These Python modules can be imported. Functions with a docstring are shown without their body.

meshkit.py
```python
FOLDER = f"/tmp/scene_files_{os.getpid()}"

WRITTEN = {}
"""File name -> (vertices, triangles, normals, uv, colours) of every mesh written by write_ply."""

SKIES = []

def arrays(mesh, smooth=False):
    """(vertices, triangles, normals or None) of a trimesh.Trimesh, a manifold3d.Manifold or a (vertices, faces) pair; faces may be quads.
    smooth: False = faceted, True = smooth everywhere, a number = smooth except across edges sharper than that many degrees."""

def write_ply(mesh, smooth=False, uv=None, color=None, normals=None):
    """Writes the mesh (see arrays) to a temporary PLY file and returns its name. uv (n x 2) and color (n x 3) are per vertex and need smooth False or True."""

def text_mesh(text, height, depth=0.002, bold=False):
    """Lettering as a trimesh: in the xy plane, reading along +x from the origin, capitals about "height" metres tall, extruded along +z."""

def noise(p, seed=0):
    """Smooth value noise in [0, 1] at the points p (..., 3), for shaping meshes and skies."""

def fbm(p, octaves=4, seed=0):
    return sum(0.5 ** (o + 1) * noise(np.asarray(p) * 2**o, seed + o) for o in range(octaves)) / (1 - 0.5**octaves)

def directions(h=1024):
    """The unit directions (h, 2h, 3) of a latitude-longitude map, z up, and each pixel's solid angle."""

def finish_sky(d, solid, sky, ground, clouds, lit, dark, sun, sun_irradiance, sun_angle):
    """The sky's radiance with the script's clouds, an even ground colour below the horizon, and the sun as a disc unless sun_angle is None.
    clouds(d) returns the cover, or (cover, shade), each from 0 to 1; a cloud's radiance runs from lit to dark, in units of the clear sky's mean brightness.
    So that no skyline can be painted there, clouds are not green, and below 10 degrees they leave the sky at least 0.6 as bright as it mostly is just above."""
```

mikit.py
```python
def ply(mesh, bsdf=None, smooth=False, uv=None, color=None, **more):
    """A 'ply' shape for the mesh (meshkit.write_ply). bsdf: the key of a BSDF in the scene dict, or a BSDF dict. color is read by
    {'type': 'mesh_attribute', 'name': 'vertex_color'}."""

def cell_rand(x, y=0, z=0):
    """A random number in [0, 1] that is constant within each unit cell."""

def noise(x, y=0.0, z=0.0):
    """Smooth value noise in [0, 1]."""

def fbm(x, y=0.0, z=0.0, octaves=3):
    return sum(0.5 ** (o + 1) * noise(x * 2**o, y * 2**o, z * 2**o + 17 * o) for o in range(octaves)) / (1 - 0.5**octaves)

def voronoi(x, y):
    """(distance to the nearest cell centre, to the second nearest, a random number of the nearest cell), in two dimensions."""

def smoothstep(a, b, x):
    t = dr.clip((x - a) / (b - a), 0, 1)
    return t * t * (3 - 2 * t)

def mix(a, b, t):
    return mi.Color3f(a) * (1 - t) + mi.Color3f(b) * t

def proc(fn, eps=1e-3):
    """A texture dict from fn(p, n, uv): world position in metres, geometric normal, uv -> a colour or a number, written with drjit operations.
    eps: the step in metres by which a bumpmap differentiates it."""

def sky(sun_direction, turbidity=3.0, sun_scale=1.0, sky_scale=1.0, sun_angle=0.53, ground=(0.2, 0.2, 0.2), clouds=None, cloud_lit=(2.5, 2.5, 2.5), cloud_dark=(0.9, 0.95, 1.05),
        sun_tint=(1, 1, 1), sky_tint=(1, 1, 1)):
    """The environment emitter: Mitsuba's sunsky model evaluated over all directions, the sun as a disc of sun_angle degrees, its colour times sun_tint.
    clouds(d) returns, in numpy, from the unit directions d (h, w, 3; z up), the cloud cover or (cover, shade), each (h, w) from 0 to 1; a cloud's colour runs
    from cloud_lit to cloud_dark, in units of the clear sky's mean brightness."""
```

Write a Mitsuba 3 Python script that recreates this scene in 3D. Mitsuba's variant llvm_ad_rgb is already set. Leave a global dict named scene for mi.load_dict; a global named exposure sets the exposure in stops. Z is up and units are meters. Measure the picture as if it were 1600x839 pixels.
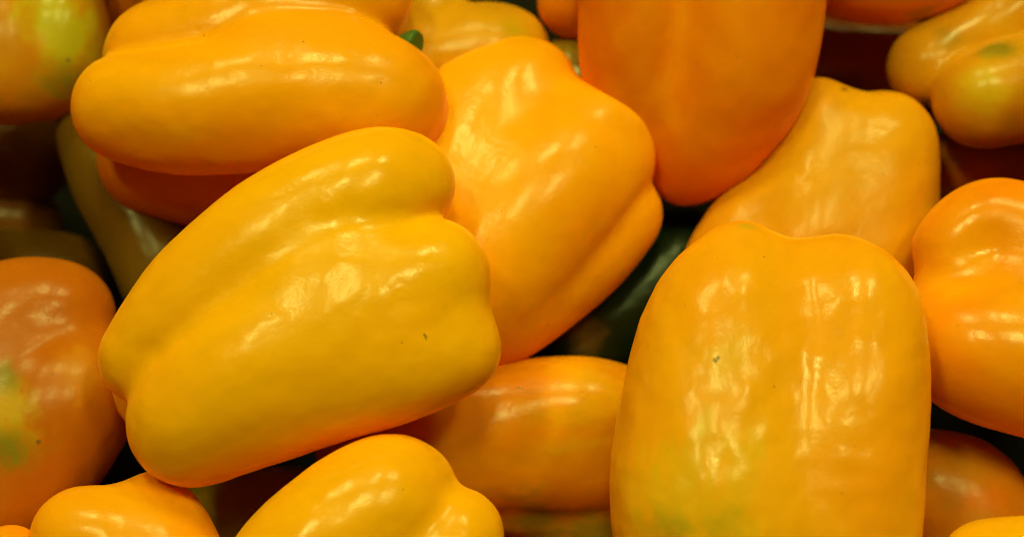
import math
import numpy as np, trimesh, mitsuba as mi, drjit as dr
import mikit, meshkit
T = mi.ScalarTransform4f

# ------------------------------------------------------------------ camera, lamps, exposure
PITCH, DIST, AIM = math.radians(52), 0.48, np.array([0, 0, 0.14])
FWD = np.array([0, math.cos(PITCH), -math.sin(PITCH)])
EYE = AIM - FWD * DIST
exposure = -0.3
scene, labels = {'type': 'scene'}, {}
scene['camera'] = {'type': 'thinlens', 'fov': 2 * math.degrees(math.atan(0.15 / DIST)), 'fov_axis': 'x', 'near_clip': 0.02, 'far_clip': 20.0,
    'aperture_radius': 0.0046, 'focus_distance': 0.452,
    'to_world': T().look_at(origin=EYE.tolist(), target=AIM.tolist(), up=[0, 0, 1])}
# ceiling lights of the shop: flat white fittings in rows, two metres above the display
LAMP_ROWS = [(x, y) for x in (-0.75, 0.03, 0.8) for y in (-0.25, 0.9)]
for i, (x, y) in enumerate(LAMP_ROWS):
    key = 'ceiling_lamp' + ('_%03d' % i if i else '')
    scene[key] = {'type': 'rectangle', 'to_world': T().translate([x, y, 2.2]).rotate([1, 0, 0], 180).scale([0.10, 0.20, 1]),
        'bsdf': {'type': 'diffuse', 'reflectance': {'type': 'rgb', 'value': 0.6}},
        'emitter': {'type': 'area', 'radiance': {'type': 'rgb', 'value': [49.5, 56.0, 13.5]}}}
    labels[key] = {'label': 'white ceiling light above the display', 'kind': 'structure'}

# ------------------------------------------------------------------ materials
# small brown specks and scratches of the skins: (position mm, radius mm)
MARKS = [(-22.9, -41.9, 164.3, 0.5), (-23.3, -41.5, 164.5, 0.4), (-22.6, -42.4, 164.0, 0.4), (-25.9, -37.9, 166.0, 0.35), (-25.4, -37.6, 165.8, 0.3), (-83.8, -53.9, 159.6, 0.35), (-101.4, -52.2, 145.9, 0.5), (-99.7, -60.5, 141.6, 0.35), (-100.6, -60.6, 139.0, 0.35), (-98.8, -62.2, 140.5, 0.3), (-93.6, -66.2, 140.5, 0.4), (-92.4, -66.5, 141.4, 0.3), (-76.0, -24.9, 175.1, 0.3), (-43.5, -9.4, 183.7, 0.3), (-108.6, 32.3, 174.1, 0.55), (-22.2, 41.8, 164.4, 0.55), (-64.7, 49.4, 183.5, 0.4), (-38.8, 30.5, 172.8, 0.35), (-150.3, 87.1, 159.0, 0.6), (-149.3, 75.0, 150.7, 0.0), (-151.4, 90.2, 159.6, 0.5), (-148.7, 86.8, 159.5, 0.5), (-140.0, 74.5, 151.2, 0.7), (-146.9, 73.0, 149.5, 0.8), (-141.8, 73.1, 150.2, 0.4), (1.9, -24.3, 114.0, 0.5), (3.0, -24.7, 113.9, 0.4), (51.6, -47.4, 171.3, 0.35), (64.0, -80.6, 155.7, 0.7), (69.3, -72.7, 156.5, 0.7), (74.1, -79.6, 153.2, 0.5), (74.8, -80.1, 153.7, 0.5), (61.7, -32.0, 173.4, 0.4), (52.7, -52.9, 169.1, 0.7), (53.4, -52.2, 169.2, 0.6), (113.0, 15.5, 133.8, 0.8), (102.5, 63.2, 148.0, 1.5), (103.7, 62.3, 147.3, 1.6), (104.5, 59.4, 147.9, 1.3), (18.1, 51.3, 156.4, 0.4), (56.3, 48.2, 166.5, 0.4), (124.9, -22.8, 151.7, 0.4), (-115.8, -78.2, 134.8, 0.4), (-100.5, -71.6, 130.1, 0.4), (-15.7, -77.0, 141.2, 0.45), (-143.9, -36.6, 129.0, 0.6), (-142.2, -37.1, 128.1, 0.5), (-133.5, -49.6, 124.2, 0.8)]
def speck_mask(p, n, uv):
    m = mi.Float(0)
    for f, q, rad in ((140.0, 0.18, 0.00016), (230.0, 0.09, 0.00013)):
        x, y, z = p.x * f, p.y * f + 31.7, p.z * f + 11.3
        ix, iy, iz = dr.floor(x), dr.floor(y), dr.floor(z)
        c = [0.25 + 0.5 * mikit.cell_rand(ix + 7 * k, iy + 3 * k, iz + 5 * k) for k in (1, 2, 3)]
        d = dr.sqrt(dr.square(x - ix - c[0]) + dr.square(y - iy - c[1]) + dr.square(z - iz - c[2])) / f
        # only skin that happens to pass near the cell's point shows a speck; wide slab test keeps them common
        on = dr.select(mikit.cell_rand(ix, iy, iz) < q, 1.0, 0.0)
        m = dr.maximum(m, on * (1 - mikit.smoothstep(rad, rad * 2.6, d)))
    for x, y, z, rad in MARKS:
        d = dr.sqrt(dr.square(p.x - x * .001) + dr.square(p.y - y * .001) + dr.square(p.z - z * .001))
        m = dr.maximum(m, 1 - mikit.smoothstep(rad * .0005, rad * .0013, d + 0.0004 * (mikit.noise(p.x * 2500, p.y * 2500, p.z * 2500) - .5)))
    return 0.75 * m
def pores(p, n, uv):
    return mikit.noise(p.x * 1500, p.y * 1500, p.z * 1500) * 0.6 + mikit.noise(p.x * 620, p.y * 620, p.z * 620)
def gloss(p, n, uv):        # rubbed, dusty and waxed areas of the skin
    return 0.14 + 0.18 * mikit.fbm(p.x * 90, p.y * 90, p.z * 90)
skin = {'type': 'principled', 'base_color': {'type': 'mesh_attribute', 'name': 'vertex_color'}, 'roughness': mikit.proc(gloss), 'specular': 0.24}
dark = {'type': 'principled', 'base_color': {'type': 'rgb', 'value': [0.09, 0.045, 0.012]}, 'roughness': 0.6}
scene['skin'] = {'type': 'bumpmap', 'arbitrary': {'type': 'blendbsdf', 'weight': mikit.proc(speck_mask), 'bsdf_0': skin, 'bsdf_1': dark}, 'scale': 0.000032, 'bump': mikit.proc(pores, eps=1e-4)}
scene['stalk'] = {'type': 'principled', 'base_color': {'type': 'mesh_attribute', 'name': 'vertex_color'}, 'roughness': 0.55}
def dull_gloss(p, n, uv):   # dustier fruit, its wax rubbed off
    return 0.18 + 0.2 * mikit.fbm(p.x * 90 + 5, p.y * 90, p.z * 90)
scene['dull_skin'] = {**scene['skin'], 'arbitrary': {**scene['skin']['arbitrary'], 'bsdf_0': {**skin, 'roughness': mikit.proc(dull_gloss), 'specular': 0.22}}}
def board_tone(p, n, uv):
    return mikit.mix((0.012, 0.01, 0.008), (0.02, 0.016, 0.012), mikit.fbm(p.x * 25, p.y * 25, p.z * 25))
scene['board'] = {'type': 'principled', 'base_color': mikit.proc(board_tone), 'roughness': 0.9, 'specular': 0.1}

# ------------------------------------------------------------------ the sloped display bed under the pile
bed = trimesh.creation.box((1.1, 0.9, 0.02))
bed.apply_transform(trimesh.transformations.rotation_matrix(0.4182, [1, 0, 0]))
bed.apply_translation([0.0, 0.0963, 0.0126])
scene['display_shelf'] = mikit.ply(bed, 'board')
labels['display_shelf'] = {'label': 'dark sloping display shelf under the pile of peppers', 'kind': 'structure'}

# ------------------------------------------------------------------ peppers
def chain(pts):
    """A lobe: balls (x, y, z, r in mm) filled in between by a smooth curve."""
    from scipy.interpolate import PchipInterpolator
    p = np.array(pts, float)
    if len(p) == 1:
        return p.astype(np.float32)
    s = np.concatenate([[0], np.cumsum(np.linalg.norm(np.diff(p[:, :3], axis=0), axis=1))])
    return PchipInterpolator(s, p)(np.linspace(0, s[-1], 20)).astype(np.float32)
def lobe_sdf(x, c, k):
    d = np.linalg.norm(x[:, None] - c[None, :, :3], axis=2) - c[None, :, 3]
    m = d.min(1)
    return m - k * np.log(np.exp(-(d - m[:, None]) / k).sum(1)) + k * 1.1
def smin(a, b, k):
    h = np.maximum(k - np.abs(a - b), 0) / k
    return np.minimum(a, b) - h * h * k * 0.25
def skin_distance(x, groups, k, kin):
    out = None
    for g in groups:
        d = None
        for c in g:
            e = lobe_sdf(x, c, 0.6)
            d = e if d is None else smin(d, e, kin)
        out = d if out is None else smin(out, d, k)
    return out
def ripple(q, seed, axis, amount):
    """Uneven growth of the skin: dents and ridges that run along the fruit."""
    a = q @ axis
    f = lambda w, sd, k: meshkit.noise((q - k * a[:, None] * axis) / w + 50, sd) - .5
    return amount * (1.6 * f(17.0, seed, .4) + 1.0 * f(8.5, seed + 1, .2) + 0.58 * f(4.8, seed + 2, .0) + 0.17 * f(2.4, seed + 3, .1))
def pepper_mesh(d, seed):
    groups = [[chain(l) for l in g] for g in d['groups']]
    allp = np.vstack([c for g in groups for c in g])
    centre = np.array(d.get('centre') or (0.5 * (allp[:, :3].min(0) + allp[:, :3].max(0))), np.float32)
    ext = (allp[:, :3] - centre)
    axis = np.linalg.svd(ext, full_matrices=False)[2][0]
    m = trimesh.creation.icosphere(subdivisions=2)
    f = m.faces
    u = np.array(m.vertices, np.float32)
    st = np.ptp(ext @ axis) / 2 + 30
    u = u + axis * (u @ axis)[:, None] * max(0, st / 48 - 1)
    u /= np.linalg.norm(u, axis=1, keepdims=True)
    r = np.full(len(u), np.linalg.norm(ext, axis=1).max() + allp[:, 3].max(), np.float32)
    for level in range(2, d['level'] + 1):
        for _ in range(40 if level == 2 else 7):
            r = np.maximum(r - 0.92 * skin_distance(centre + u * r[:, None], groups, d['k'], d['kin']), 2)
        if level < d['level']:
            v, f = trimesh.remesh.subdivide(u * r[:, None], f)
            r = np.linalg.norm(v, axis=1).astype(np.float32)
            u = (v / r[:, None]).astype(np.float32)
    m = trimesh.Trimesh(u * r[:, None], f, process=False)
    if d.get('smooth'):
        trimesh.smoothing.filter_laplacian(m, lamb=0.6, iterations=d['smooth'])
    else:
        trimesh.smoothing.filter_taubin(m, lamb=0.5, nu=0.5, iterations=4)
    n = np.array(m.vertex_normals)
    q = np.array(m.vertices)
    m.vertices = q + n * ripple(q, seed * 7, axis, d.get('ripple', 0.42))[:, None]
    q = np.array(m.vertices)
    # colour of the skin: two tones along the fruit, blotches of uneven ripening and, on one pepper, painted shade
    s = q - 0.7 * (q @ axis)[:, None] * axis
    t = np.clip(1.9 * (meshkit.fbm(s / 26 + 9, 3, seed) - .5) + .45 + .5 * (meshkit.noise(s / 6 + 3, seed + 4) - .5), 0, 1)[:, None]
    col = np.array(d['col']) * (1 - t) + np.array(d['col2']) * t
    fine = 1 + .07 * (meshkit.fbm(q / 3 + 70, 3, seed + 2) - .5) + .12 * (meshkit.fbm((q - .9 * (q @ axis)[:, None] * axis) / 4 + 30, 3, seed + 6) - .5)
    w = q + centre
    for x, y, z, rad, c, a in d['spots']:
        e = np.linalg.norm(w - [x, y, z], axis=1) / rad
        e = e + 1.5 * (meshkit.fbm(s / 6 + 20, 4, seed + 5) - .5) + .5 * (meshkit.fbm(q / 2.2 + 20, 2, seed + 8) - .5)
        h = a * np.clip(1.25 - e, 0, 1)
        h = (h * h * (3 - 2 * h))[:, None]
        col = col * (1 - h) + np.array(c) * h
    m.vertices = (q + centre) * 0.001
    return m, col * fine[:, None]

PEPPERS = [
 {'key': 'bell_pepper', 'label': 'large lemon yellow bell pepper across the front left, deeply notched at its right end', 'groups': [[[[-102.3, -34.7, 143.8, 13.2], [-82.7, -19.7, 155.8, 18.1], [-60.7, -5.6, 165.0, 18.9], [-40.4, 4.3, 168.5, 18.7], [-31.2, 9.1, 167.1, 15.6]]], [[[-87.5, -50.1, 141.4, 15.8], [-66.7, -35.7, 151.4, 19.6], [-42.3, -24.6, 157.1, 19.4], [-21.7, -16.9, 158.4, 16.4]], [[-88.3, -52.9, 136.2, 16.2], [-63.3, -43.5, 144.1, 20.4], [-35.2, -37.4, 147.7, 19.0], [-16.3, -33.8, 147.2, 13.8]], [[-65.4, -21.0, 158.6, 11.7], [-54.6, -16.6, 163.4, 13.0], [-43.3, -11.8, 165.5, 11.3]]], [[[-101.6, -25.6, 117.6, 16.9], [-72.5, -6.9, 123.9, 22.9], [-38.3, 6.3, 131.8, 21.1]]]], 'k': 3.7, 'kin': 10.1, 'col': (0.93, 0.375, 0.002), 'col2': (0.91, 0.337, 0.002), 'level': 6, 'spots': []},
 {'key': 'bell_pepper_001', 'label': 'golden yellow bell pepper at top left with a green stalk at its right end', 'groups': [[[[-116.0, 44.7, 161.1, 16.5], [-95.5, 43.0, 162.3, 20.4], [-66.8, 45.1, 164.3, 21.4], [-42.1, 47.6, 164.4, 18.8], [-35.5, 48.4, 162.8, 14.6]], [[-54.0, 46.3, 158.9, 16.4], [-38.5, 42.6, 157.2, 14.6], [-36.2, 44.4, 158.1, 14.6]], [[-73.1, 58.3, 170.1, 13.5], [-52.1, 62.5, 170.9, 11.6]]], [[[-108.8, 64.5, 162.4, 16.9], [-82.1, 69.3, 168.6, 18.6], [-58.6, 75.4, 173.4, 16.6], [-43.9, 76.9, 176.0, 14.4]]], [[[-104.2, 58.0, 143.7, 18.0], [-70.4, 61.2, 143.2, 20.1], [-35.5, 48.1, 152.5, 16.8]]]], 'k': 2.7, 'kin': 10.1, 'col': (0.91, 0.325, 0.002), 'col2': (0.89, 0.25, 0.002), 'level': 6, 'spots': [[-125.6, 59.5, 167.9, 4.1, (0.15, 0.135, 0.012), 0.5]]},
 {'key': 'bell_pepper_002', 'label': 'glossy yellow bell pepper with bumpy shoulders behind the right end of the lemon yellow one', 'groups': [[[[-1.6, 66.8, 144.3, 16.2], [-10.5, 64.7, 141.9, 17.4], [-22.1, 49.8, 134.9, 19.1], [-34.0, 33.4, 126.3, 20.0]], [[6.5, 67.7, 146.3, 14.5], [-3.6, 50.3, 141.7, 17.5], [-16.2, 32.7, 133.9, 19.7], [-29.4, 16.9, 124.6, 20.6]], [[19.1, 47.8, 141.3, 16.7], [14.2, 39.7, 138.7, 19.7], [2.9, 26.0, 133.6, 21.9], [-12.6, 8.4, 124.4, 21.8]], [[29.0, 50.5, 142.2, 15.1], [30.8, 45.1, 138.9, 14.1], [16.7, 33.9, 135.5, 20.5], [1.0, 18.1, 126.8, 22.3], [-11.7, 5.2, 117.3, 21.5]]], [[[34.1, 32.8, 126.0, 13.4], [23.2, 22.1, 122.2, 15.3], [9.3, 11.4, 118.5, 16.3], [-4.5, 2.5, 115.1, 16.8]]], [[[12.5, 60.3, 117.0, 20.9], [-12.4, 33.2, 104.1, 22.7]]]], 'k': 2.7, 'kin': 10.1, 'col': (0.91, 0.337, 0.002), 'col2': (0.9, 0.285, 0.002), 'level': 6, 'spots': [], 'ripple': 0.24},
 {'key': 'bell_pepper_003', 'label': 'smooth orange yellow bell pepper hanging tip down at the top centre', 'groups': [[[[71.8, 98.0, 186.9, 22.6], [73.2, 79.4, 172.3, 23.2], [70.4, 64.3, 157.1, 22.5], [62.2, 55.5, 140.5, 20.1], [54.8, 49.3, 128.7, 12.6]]], [[[37.4, 95.6, 183.8, 18.1], [37.5, 80.5, 171.3, 17.2], [36.7, 69.7, 160.0, 16.4], [39.7, 59.5, 144.4, 13.2]]], [[[61.9, 125.0, 153.2, 23.5], [58.6, 87.4, 136.9, 23.0]]]], 'k': 8.1, 'kin': 10.1, 'col': (0.89, 0.25, 0.002), 'col2': (0.78, 0.15, 0.002), 'level': 6, 'spots': [], 'ripple': 0.22},
 {'key': 'bell_pepper_004', 'label': 'dull amber bell pepper with a small brown scar on top, behind the upright pepper', 'groups': [[[[117.2, 55.0, 133.4, 17.0], [113.0, 37.1, 125.0, 19.7], [107.6, 18.4, 116.3, 19.9]]], [[[96.6, 61.9, 136.6, 14.6], [88.6, 40.9, 126.8, 15.1], [75.0, 27.7, 120.6, 16.0], [69.7, 16.5, 115.5, 17.9]]], [[[103.0, 53.9, 134.8, 15.4], [95.8, 34.7, 127.9, 18.0], [91.1, 19.8, 121.0, 18.8]]], [[[119.9, 62.9, 124.6, 16.5], [116.0, 46.0, 114.5, 19.2], [110.5, 27.0, 105.2, 19.4]]]], 'k': 7.4, 'kin': 10.1, 'col': (0.74, 0.275, 0.004), 'col2': (0.7, 0.21, 0.004), 'level': 6, 'spots': [[103.7, 62.3, 147.3, 2.8, (0.03, 0.015, 0.008), 1.0], [104.9, 59.6, 147.8, 1.7, (0.03, 0.015, 0.008), 1.0]], 'skin': 'dull_skin'},
 {'key': 'bell_pepper_005', 'label': 'blurred amber bell pepper with greenish creases in the top right corner', 'groups': [[[[149.7, 68.0, 140.5, 16.3], [167.3, 71.9, 142.3, 17.3], [189.5, 79.4, 142.0, 18.5]]], [[[136.1, 86.4, 136.4, 14.0], [153.2, 97.8, 139.0, 13.5], [178.8, 111.2, 144.5, 15.3]]], [[[152.9, 75.8, 132.3, 15.8], [171.2, 80.3, 133.7, 16.9], [194.1, 88.4, 132.9, 18.0]]]], 'k': 2.7, 'kin': 10.1, 'col': (0.66, 0.29, 0.006), 'col2': (0.62, 0.21, 0.005), 'level': 5, 'spots': [[152.7, 75.7, 155.5, 8.4, (0.15, 0.135, 0.012), 0.7], [139.9, 87.0, 148.8, 5.6, (0.15, 0.135, 0.012), 0.4], [134.7, 72.6, 132.7, 5.6, (0.15, 0.135, 0.012), 0.7], [143.9, 59.3, 127.4, 5.6, (0.15, 0.135, 0.012), 0.5], [146.5, 60.0, 153.0, 11.2, (0.6, 0.38, 0.012), 0.6]]},
 {'key': 'bell_pepper_006', 'label': 'pepper tinted brown for shade at right edge under the blurred amber one with greenish creases', 'groups': [[[[152.6, 73.9, 98.4, 15.3], [174.6, 75.9, 99.4, 17.5], [196.4, 75.9, 99.4, 17.5]]], [[[155.3, 80.4, 91.0, 14.8], [178.1, 83.4, 91.0, 16.9], [200.4, 83.4, 91.0, 16.9]]]], 'k': 2.7, 'kin': 10.1, 'col': (0.78, 0.15, 0.002), 'col2': (0.22, 0.06, 0.003), 'level': 5, 'spots': [], 'skin': 'dull_skin'},  # shade of the recess is mixed into this brown skin
 {'key': 'bell_pepper_007', 'label': 'orange pepper underside at the top edge, right of the hanging orange yellow pepper', 'groups': [[[[104.8, 115.8, 158.5, 18.9], [125.6, 111.8, 156.6, 18.4], [142.6, 116.8, 159.0, 16.8]]], [[[107.3, 125.5, 150.0, 18.3], [128.5, 121.2, 148.2, 17.9], [145.6, 125.4, 151.5, 16.3]]]], 'k': 2.7, 'kin': 10.1, 'col': (0.78, 0.15, 0.002), 'col2': (0.89, 0.25, 0.002), 'level': 5, 'spots': [[133.0, 95.8, 148.9, 7.5, (0.15, 0.135, 0.012), 0.5]]},
 {'key': 'bell_pepper_008', 'label': 'pepper tinted dark for shade deep in the gap above the amber pepper with the brown scar', 'groups': [[[[105.5, 132.9, 91.6, 23.4], [140.5, 130.7, 90.4, 23.4]]], [[[107.9, 142.9, 81.6, 22.8], [143.8, 140.7, 80.4, 22.8]]]], 'k': 2.7, 'kin': 10.1, 'col': (0.78, 0.15, 0.002), 'col2': (0.22, 0.06, 0.003), 'level': 5, 'spots': []},  # dark red tone stands in for shade in the gap
 {'key': 'bell_pepper_009', 'label': 'big upright yellow bell pepper at the front right with green mottling near the bottom edge', 'groups': [[[[64.6, -15.3, 157.1, 15.4], [56.2, -32.4, 152.8, 21.1], [49.3, -54.2, 144.6, 20.8], [46.9, -75.0, 136.1, 21.3], [47.5, -89.8, 128.1, 18.7]], [[90.1, -19.4, 155.4, 16.0], [93.5, -28.5, 153.4, 20.3], [92.2, -46.1, 148.0, 21.2], [90.2, -65.5, 140.0, 20.6], [88.4, -85.1, 130.0, 20.1]], [[76.1, -27.9, 152.5, 12.0], [72.5, -49.6, 147.0, 14.9], [72.8, -70.7, 138.7, 15.6], [70.7, -86.2, 132.0, 15.2]], [[63.1, -30.2, 155.7, 13.3], [59.5, -51.7, 150.1, 15.5], [57.1, -74.6, 142.0, 16.1], [57.0, -89.4, 134.4, 15.1]]], [[[77.2, -10.8, 129.2, 20.7], [73.1, -62.3, 106.8, 21.9]]]], 'k': 2.7, 'kin': 11.5, 'col': (0.9, 0.33, 0.004), 'col2': (0.88, 0.26, 0.003), 'level': 6, 'spots': [[44.5, -84.1, 158.3, 18.8, (0.72, 0.36, 0.008), 0.7], [38.9, -93.3, 150.1, 7.9, (0.22, 0.17, 0.01), 0.5], [53.3, -92.0, 152.7, 6.8, (0.42, 0.26, 0.01), 0.45], [59.6, -74.2, 160.5, 11.2, (0.78, 0.36, 0.008), 0.6], [54.8, -52.2, 168.9, 9.4, (0.78, 0.36, 0.008), 0.5], [65.1, -8.5, 170.8, 3.8, (0.4, 0.3, 0.02), 0.6]], 'ripple': 0.66},
 {'key': 'bell_pepper_010', 'label': 'orange yellow bell pepper cut by the right edge, touching the big upright pepper', 'groups': [[[[129.8, 5.6, 142.5, 12.4], [141.5, 11.0, 146.5, 14.1], [154.9, 4.8, 146.5, 15.7], [172.2, 2.3, 143.0, 16.8]]], [[[126.3, -10.4, 133.8, 11.6], [131.2, -22.9, 132.7, 18.6], [148.5, -26.9, 132.6, 22.4], [167.8, -29.7, 126.9, 23.0]]], [[[138.3, -5.7, 137.5, 12.0], [154.4, -12.2, 139.0, 15.5], [170.0, -14.6, 137.5, 16.6]]], [[[147.2, 0.6, 120.2, 21.3], [170.1, -3.0, 118.6, 23.2]]]], 'k': 8.8, 'kin': 10.1, 'col': (0.9, 0.325, 0.002), 'col2': (0.86, 0.21, 0.002), 'level': 6, 'spots': [], 'ripple': 0.15},
 {'key': 'bell_pepper_011', 'label': 'dull brownish orange pepper in shade at lower right, beside the big upright pepper', 'groups': [[[[125.8, -43.9, 86.1, 19.4], [135.2, -47.5, 84.5, 20.3], [138.2, -59.7, 79.1, 19.2]]], [[[129.4, -36.8, 73.8, 18.9], [139.3, -40.1, 71.6, 19.8], [142.1, -52.9, 66.5, 18.8]]]], 'k': 2.7, 'kin': 10.1, 'col': (0.5, 0.19, 0.01), 'col2': (0.78, 0.15, 0.002), 'level': 5, 'spots': [], 'skin': 'dull_skin'},
 {'key': 'bell_pepper_012', 'label': 'bright yellow tip of a pepper in the bottom right corner', 'groups': [[[[124.3, -92.4, 131.2, 12.1], [137.5, -94.7, 130.3, 15.1], [150.9, -94.7, 130.3, 15.1]]], [[[127.2, -87.6, 122.1, 11.8], [141.6, -88.8, 118.9, 14.8], [155.4, -88.8, 118.9, 14.8]]]], 'k': 2.7, 'kin': 10.1, 'col': (0.93, 0.375, 0.002), 'col2': (0.91, 0.337, 0.002), 'level': 5, 'spots': []},
 {'key': 'bell_pepper_013', 'label': 'yellow bell pepper half in shadow, between the lemon yellow one and the big upright one', 'groups': [[[[31.1, -21.4, 93.1, 16.9], [20.5, -22.4, 97.1, 17.8], [0.0, -23.5, 95.2, 18.6], [-19.6, -26.5, 90.8, 21.6], [-39.5, -28.1, 86.0, 21.7]], [[28.5, -34.4, 83.2, 14.2], [18.2, -34.6, 86.1, 15.3], [-3.9, -33.6, 87.6, 15.6], [-23.4, -37.2, 86.0, 15.6]]], [[[24.9, -44.0, 68.5, 14.3], [9.9, -40.0, 73.4, 12.3], [-7.9, -38.2, 76.3, 12.3], [-27.7, -38.7, 77.1, 13.8]]], [[[31.8, -14.8, 82.9, 16.5], [21.0, -15.4, 86.4, 17.3], [0.0, -16.2, 83.9, 18.1], [-20.2, -18.2, 77.7, 21.1], [-40.7, -19.9, 72.8, 21.3]]]], 'k': 3.4, 'kin': 10.1, 'col': (0.8, 0.27, 0.003), 'col2': (0.78, 0.15, 0.002), 'level': 5, 'spots': [[25.2, -52.8, 78.3, 11.2, (0.3, 0.17, 0.01), 0.9], [7.8, -48.0, 81.5, 11.2, (0.3, 0.17, 0.01), 0.9], [21.7, -30.9, 111.9, 17.8, (0.84, 0.38, 0.004), 0.7]]},  # spots: shade painted on the lower lobe, lit right end painted yellower
 {'key': 'bell_pepper_014', 'label': 'bright yellow bell pepper cut by the bottom edge, directly below the large lemon yellow one', 'groups': [[[[-34.4, -74.7, 132.2, 18.1], [-47.8, -83.1, 129.8, 18.8], [-59.6, -94.3, 122.3, 19.6]], [[-30.6, -69.0, 127.4, 14.9], [-41.5, -81.5, 123.3, 17.3]]], [[[-14.6, -81.0, 127.6, 12.9], [-25.5, -94.3, 122.3, 15.3]]], [[[-35.5, -67.3, 119.2, 17.7], [-49.5, -75.6, 116.1, 18.5], [-61.8, -86.8, 107.6, 19.3]]]], 'k': 4.1, 'kin': 10.1, 'col': (0.93, 0.375, 0.002), 'col2': (0.91, 0.337, 0.002), 'level': 6, 'spots': []},
 {'key': 'bell_pepper_015', 'label': 'two lobed golden pepper cut by the bottom edge near the lower left corner', 'groups': [[[[-118.4, -76.9, 119.1, 14.0], [-109.6, -77.5, 118.9, 14.4], [-103.4, -89.8, 109.7, 19.3]]], [[[-100.8, -67.9, 116.7, 11.6], [-95.2, -80.2, 113.6, 15.0], [-91.0, -91.4, 109.0, 15.8]]], [[[-121.4, -71.4, 109.1, 13.7], [-112.4, -71.9, 108.6, 14.0], [-106.9, -82.7, 95.6, 18.9]]]], 'k': 4.7, 'kin': 10.1, 'col': (0.91, 0.337, 0.002), 'col2': (0.89, 0.25, 0.002), 'level': 6, 'spots': []},
 {'key': 'bell_pepper_016', 'label': 'tiny yellow tip of a pepper in the bottom left corner', 'groups': [[[[-136.5, -81.2, 117.3, 7.9], [-142.9, -86.8, 115.0, 10.5], [-149.3, -93.1, 112.5, 12.2]]], [[[-138.4, -78.2, 111.7, 7.6], [-145.6, -82.8, 107.4, 10.1], [-152.6, -88.7, 103.5, 11.8]]]], 'k': 4.7, 'kin': 10.1, 'col': (0.91, 0.337, 0.002), 'col2': (0.89, 0.25, 0.002), 'level': 5, 'spots': []},
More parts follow.
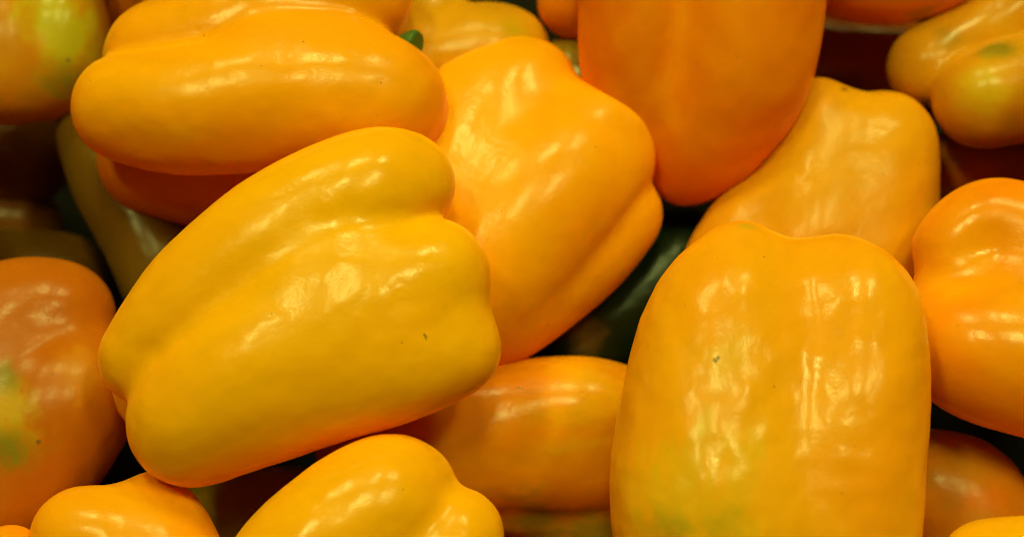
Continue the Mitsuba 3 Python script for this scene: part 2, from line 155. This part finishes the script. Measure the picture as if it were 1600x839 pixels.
 {'key': 'bell_pepper_017', 'label': 'large orange bell pepper with yellow green patches, cut by the left edge', 'groups': [[[[-150.8, -3.0, 118.6, 17.8], [-143.1, -3.0, 118.6, 18.2], [-136.4, -2.1, 119.0, 16.2]]], [[[-127.9, -20.2, 113.0, 15.3], [-134.0, -30.0, 110.6, 21.6], [-143.3, -42.9, 102.9, 21.7], [-150.6, -52.3, 96.8, 20.7]]], [[[-154.5, -15.9, 116.9, 21.0], [-154.9, -39.5, 104.4, 20.8]]], [[[-154.8, 4.6, 108.2, 17.3], [-146.9, 4.8, 107.9, 17.7], [-139.6, 4.9, 109.5, 15.8]]]], 'k': 6.8, 'kin': 10.1, 'col': (0.5, 0.125, 0.003), 'col2': (0.46, 0.095, 0.003), 'level': 6, 'spots': [[-145.3, -40.8, 127.1, 14.1, (0.54, 0.29, 0.006), 0.8], [-142.7, -50.8, 122.8, 7.5, (0.15, 0.135, 0.012), 0.7], [-144.1, -32.5, 131.1, 6.6, (0.15, 0.135, 0.012), 0.6], [-124.5, -28.7, 132.0, 11.2, (0.62, 0.22, 0.008), 0.5]], 'ripple': 0.24, 'skin': 'dull_skin'},
 {'key': 'bell_pepper_018', 'label': 'yellow green pepper with dark specks in the top left corner', 'groups': [[[[-146.3, 92.8, 147.4, 16.6], [-147.0, 84.6, 142.5, 14.9], [-150.9, 109.2, 153.3, 17.8]]], [[[-166.4, 91.2, 144.7, 16.6], [-163.9, 78.8, 136.7, 14.5]]], [[[-152.1, 82.1, 136.3, 15.0]]], [[[-149.4, 101.1, 139.6, 16.1], [-149.8, 91.9, 135.3, 14.4], [-154.3, 118.2, 145.2, 17.3]]]], 'k': 5.4, 'kin': 10.1, 'col': (0.58, 0.24, 0.006), 'col2': (0.55, 0.16, 0.004), 'level': 5, 'spots': [[-139.2, 81.3, 157.1, 15.9, (0.52, 0.37, 0.01), 0.95], [-140.1, 70.7, 144.9, 7.5, (0.2, 0.22, 0.02), 0.7]], 'skin': 'dull_skin'},
 {'key': 'bell_pepper_019', 'label': 'olive brown pepper, its skin darkened for shade, below the left end of the stalked pepper', 'groups': [[[[-136.8, 75.3, 119.2, 14.8], [-129.4, 57.5, 110.6, 14.7], [-116.9, 40.0, 102.2, 15.7], [-112.0, 26.5, 95.9, 14.5]]], [[[-139.2, 82.1, 111.9, 14.4], [-131.7, 64.0, 103.2, 14.2], [-119.2, 46.6, 94.0, 15.2], [-114.1, 32.4, 88.0, 14.1]]]], 'k': 2.7, 'kin': 10.1, 'col': (0.17, 0.08, 0.004), 'col2': (0.15, 0.06, 0.004), 'level': 5, 'spots': [], 'skin': 'dull_skin'},  # skin colour lowered to imitate shade under the stalked pepper
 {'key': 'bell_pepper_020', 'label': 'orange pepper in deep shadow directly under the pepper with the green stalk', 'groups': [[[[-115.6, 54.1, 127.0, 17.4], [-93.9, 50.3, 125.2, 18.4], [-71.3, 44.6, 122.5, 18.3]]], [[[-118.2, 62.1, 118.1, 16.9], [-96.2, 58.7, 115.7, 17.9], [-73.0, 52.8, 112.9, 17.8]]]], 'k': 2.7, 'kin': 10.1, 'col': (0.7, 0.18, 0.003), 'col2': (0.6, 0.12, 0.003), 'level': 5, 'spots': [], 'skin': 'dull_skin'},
 {'key': 'bell_pepper_021', 'label': 'pepper with skin tinted dark for shade at the left edge, deep in the gap', 'groups': [[[[-177.5, 80.4, 63.1, 15.7], [-198.2, 80.4, 63.1, 18.4], [-216.7, 80.4, 63.1, 16.1]]], [[[-180.4, 86.5, 55.7, 15.1], [-202.0, 87.6, 54.4, 17.9], [-220.3, 86.7, 55.5, 15.6]]]], 'k': 2.7, 'kin': 10.1, 'col': (0.24, 0.07, 0.003), 'col2': (0.22, 0.06, 0.003), 'level': 5, 'spots': [], 'skin': 'dull_skin'},  # dark base colour imitates the shade of the gap
 {'key': 'bell_pepper_022', 'label': 'shade darkened brown pepper with a faint highlight, just above the large orange one at left', 'groups': [[[[-153.5, 53.3, 68.0, 13.8], [-164.7, 54.3, 68.5, 14.7], [-186.9, 53.3, 68.0, 15.6]]], [[[-155.9, 58.6, 61.1, 13.3], [-167.4, 60.0, 61.2, 14.2], [-190.1, 59.3, 60.2, 15.0]]]], 'k': 2.7, 'kin': 10.1, 'col': (0.2, 0.085, 0.006), 'col2': (0.22, 0.06, 0.003), 'level': 5, 'spots': [], 'skin': 'dull_skin'},  # shade of the gap is put into the brown base colour
 {'key': 'bell_pepper_023', 'label': 'blurred yellow pepper with a greenish tinge at the top, just right of the green stalk', 'groups': [[[[-2.1, 84.6, 145.4, 14.8], [-12.4, 82.6, 144.5, 16.9], [-28.8, 78.7, 142.6, 16.4]]], [[[-27.1, 98.8, 150.3, 12.5], [-33.0, 84.6, 145.4, 14.4]]], [[[-2.1, 91.9, 138.3, 14.4], [-12.6, 90.9, 136.3, 16.4], [-29.4, 86.7, 134.6, 16.0]]]], 'k': 4.7, 'kin': 10.1, 'col': (0.76, 0.31, 0.006), 'col2': (0.72, 0.27, 0.006), 'level': 5, 'spots': [[1.0, 78.6, 156.9, 7.5, (0.5, 0.32, 0.01), 0.6]]},
 {'key': 'bell_pepper_024', 'label': 'orange piece of pepper at the top edge, just left of the hanging orange yellow pepper', 'groups': [[[[20.9, 103.2, 150.4, 13.6], [33.6, 111.2, 154.3, 16.8], [46.3, 119.2, 158.2, 16.8]]], [[[21.3, 110.0, 144.2, 13.1], [34.3, 119.7, 146.7, 16.3], [47.3, 127.9, 150.7, 16.3]]]], 'k': 2.7, 'kin': 10.1, 'col': (0.78, 0.15, 0.002), 'col2': (0.89, 0.25, 0.002), 'level': 5, 'spots': []},
 {'key': 'bell_pepper_025', 'label': 'olive sliver of pepper between the glossy yellow pepper and the hanging one', 'groups': [[[[19.1, 88.7, 129.6, 13.8], [33.8, 82.7, 126.7, 16.9]]], [[[19.4, 95.2, 123.1, 13.3], [34.5, 90.6, 118.6, 16.4]]]], 'k': 2.7, 'kin': 10.1, 'col': (0.32, 0.165, 0.01), 'col2': (0.32, 0.165, 0.01), 'level': 5, 'spots': []},
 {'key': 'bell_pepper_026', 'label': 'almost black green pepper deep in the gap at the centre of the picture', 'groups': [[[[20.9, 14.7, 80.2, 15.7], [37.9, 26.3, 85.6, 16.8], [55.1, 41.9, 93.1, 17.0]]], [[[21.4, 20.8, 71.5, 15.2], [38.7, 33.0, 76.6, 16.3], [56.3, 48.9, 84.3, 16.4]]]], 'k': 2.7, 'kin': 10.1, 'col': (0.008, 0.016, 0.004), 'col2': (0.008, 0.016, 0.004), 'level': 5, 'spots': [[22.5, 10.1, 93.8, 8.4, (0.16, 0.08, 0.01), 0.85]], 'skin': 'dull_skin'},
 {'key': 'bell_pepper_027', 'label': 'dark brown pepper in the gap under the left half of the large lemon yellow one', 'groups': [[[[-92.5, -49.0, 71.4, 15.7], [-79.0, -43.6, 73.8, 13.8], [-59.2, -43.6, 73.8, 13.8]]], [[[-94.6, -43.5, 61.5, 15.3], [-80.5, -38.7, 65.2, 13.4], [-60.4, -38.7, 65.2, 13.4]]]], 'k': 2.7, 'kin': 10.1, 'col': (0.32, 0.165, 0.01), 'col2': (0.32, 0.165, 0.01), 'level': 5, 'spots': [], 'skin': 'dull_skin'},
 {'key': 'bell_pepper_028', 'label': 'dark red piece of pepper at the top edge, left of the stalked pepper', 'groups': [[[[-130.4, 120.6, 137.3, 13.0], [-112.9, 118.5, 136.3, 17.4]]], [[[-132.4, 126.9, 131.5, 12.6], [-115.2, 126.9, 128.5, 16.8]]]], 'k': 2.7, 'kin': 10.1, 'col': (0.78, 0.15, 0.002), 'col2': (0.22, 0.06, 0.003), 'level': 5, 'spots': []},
 {'key': 'bell_pepper_029', 'label': 'pepper tinted dark red for shade, deep below the speckled yellow green one', 'groups': [[[[-173.9, 97.6, 81.8, 18.3], [-196.8, 97.6, 81.8, 20.6]]], [[[-177.3, 105.1, 73.5, 17.7], [-201.1, 106.1, 72.4, 20.0]]]], 'k': 2.7, 'kin': 10.1, 'col': (0.22, 0.06, 0.003), 'col2': (0.22, 0.06, 0.003), 'level': 5, 'spots': []}  # deep shadow painted as dark red skin
]
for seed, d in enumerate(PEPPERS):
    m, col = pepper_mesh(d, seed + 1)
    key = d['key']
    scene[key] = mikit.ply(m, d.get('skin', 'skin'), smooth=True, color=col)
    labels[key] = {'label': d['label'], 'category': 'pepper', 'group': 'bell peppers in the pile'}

# the pile goes on all round: more fruit beyond the edges of the picture
for i, (src, dx, dy) in enumerate([('bell_pepper_001', -142.5, np.float64(-11.6)), ('bell_pepper_002', -226.9, np.float64(-11.6)), ('bell_pepper_009', -292.5, np.float64(-11.6)), ('bell_pepper_014', -165.0, np.float64(-11.6)), ('bell_pepper_003', -271.9, np.float64(-96.6)), ('bell_pepper', 292.5, np.float64(63.8)), ('bell_pepper_002', 210.0, np.float64(-90.8)), ('bell_pepper_001', 316.9, np.float64(-135.3)), ('bell_pepper_004', 78.8, np.float64(-119.8)), ('bell_pepper_009', 135.0, np.float64(100.5)), ('bell_pepper', -15.0, np.float64(166.2)), ('bell_pepper_002', -56.2, np.float64(146.9)), ('bell_pepper_009', -11.2, np.float64(218.4)), ('bell_pepper_001', 168.8, np.float64(81.2)), ('bell_pepper_014', -168.8, np.float64(197.1)), ('bell_pepper_004', -18.8, np.float64(108.2)), ('bell_pepper_001', -37.5, np.float64(-193.3)), ('bell_pepper', 131.2, np.float64(-154.6)), ('bell_pepper_002', 56.2, np.float64(-183.6)), ('bell_pepper_010', -168.8, np.float64(-139.2))]):
    key = 'bell_pepper_%03d' % (len(PEPPERS) + i)
    scene[key] = {**scene[src], 'to_world': T().translate([dx * 0.001, dy * 0.001 * 0.9138, dy * 0.001 * 0.4062])}
    labels[key] = {'label': 'yellow bell pepper of the pile beyond the edge of the picture', 'category': 'pepper', 'group': 'bell peppers past the picture edge'}

# the one stalk in view, in the hollow of the topmost pepper on the left: ribbed, with a cut end
def stalk_mesh(pts, sides=24):
    p = np.array(pts); n = len(p); s = np.linspace(0, 1, 28)
    from scipy.interpolate import PchipInterpolator
    c = PchipInterpolator(np.linspace(0, 1, n), p)(s)
    t = np.gradient(c[:, :3], axis=0); t /= np.linalg.norm(t, axis=1, keepdims=True)
    a = np.cross(t, [0, 0.3, 1.0]); a /= np.linalg.norm(a, axis=1, keepdims=True)
    b = np.cross(t, a)
    ang = np.linspace(0, 2 * np.pi, sides, endpoint=False)
    rib = 1 + 0.10 * np.abs(np.sin(2.5 * ang))
    r = c[:, 3:4] * rib * (1 - .35 * np.clip((s - .9) / .1, 0, 1) ** 2)[:, None]
    v = c[:, None, :3] + r[..., None] * (np.cos(ang)[None, :, None] * a[:, None] + np.sin(ang)[None, :, None] * b[:, None])
    v = np.vstack([v.reshape(-1, 3), c[-1, :3] - t[-1] * .4, c[0, :3]])
    f = []
    for i in range(27):
        for j in range(sides):
            k = (j + 1) % sides
            f += [[i * sides + j, i * sides + k, (i + 1) * sides + k], [i * sides + j, (i + 1) * sides + k, (i + 1) * sides + j]]
    f += [[27 * sides + j, 27 * sides + (j + 1) % sides, 28 * sides] for j in range(sides)]
    f += [[(j + 1) % sides, j, 28 * sides + 1] for j in range(sides)]
    m = trimesh.Trimesh(v * .001, f, process=False)
    m.fix_normals()
    col = np.array([.045, .10, .012]) * (1 + .8 * (meshkit.fbm(v / 1.1 + 40, 3, 5) - .5))[:, None]
    col[27 * sides:-1] = [.05, .11, .016]
    return m, col
m, col = stalk_mesh([[-38.2, 65.67, 163.98, 2.25], [-34.67, 64.5, 166.75, 2.44], [-31.98, 63.54, 169.03, 3.0], [-29.74, 62.55, 170.52, 3.47], [-28.34, 61.88, 171.18, 3.38]])
scene['bell_pepper_001__stem'] = mikit.ply(m, 'stalk', smooth=True, color=col)
labels['bell_pepper_001__stem'] = {'label': 'short dark green stalk in the hollow between two lobes'}
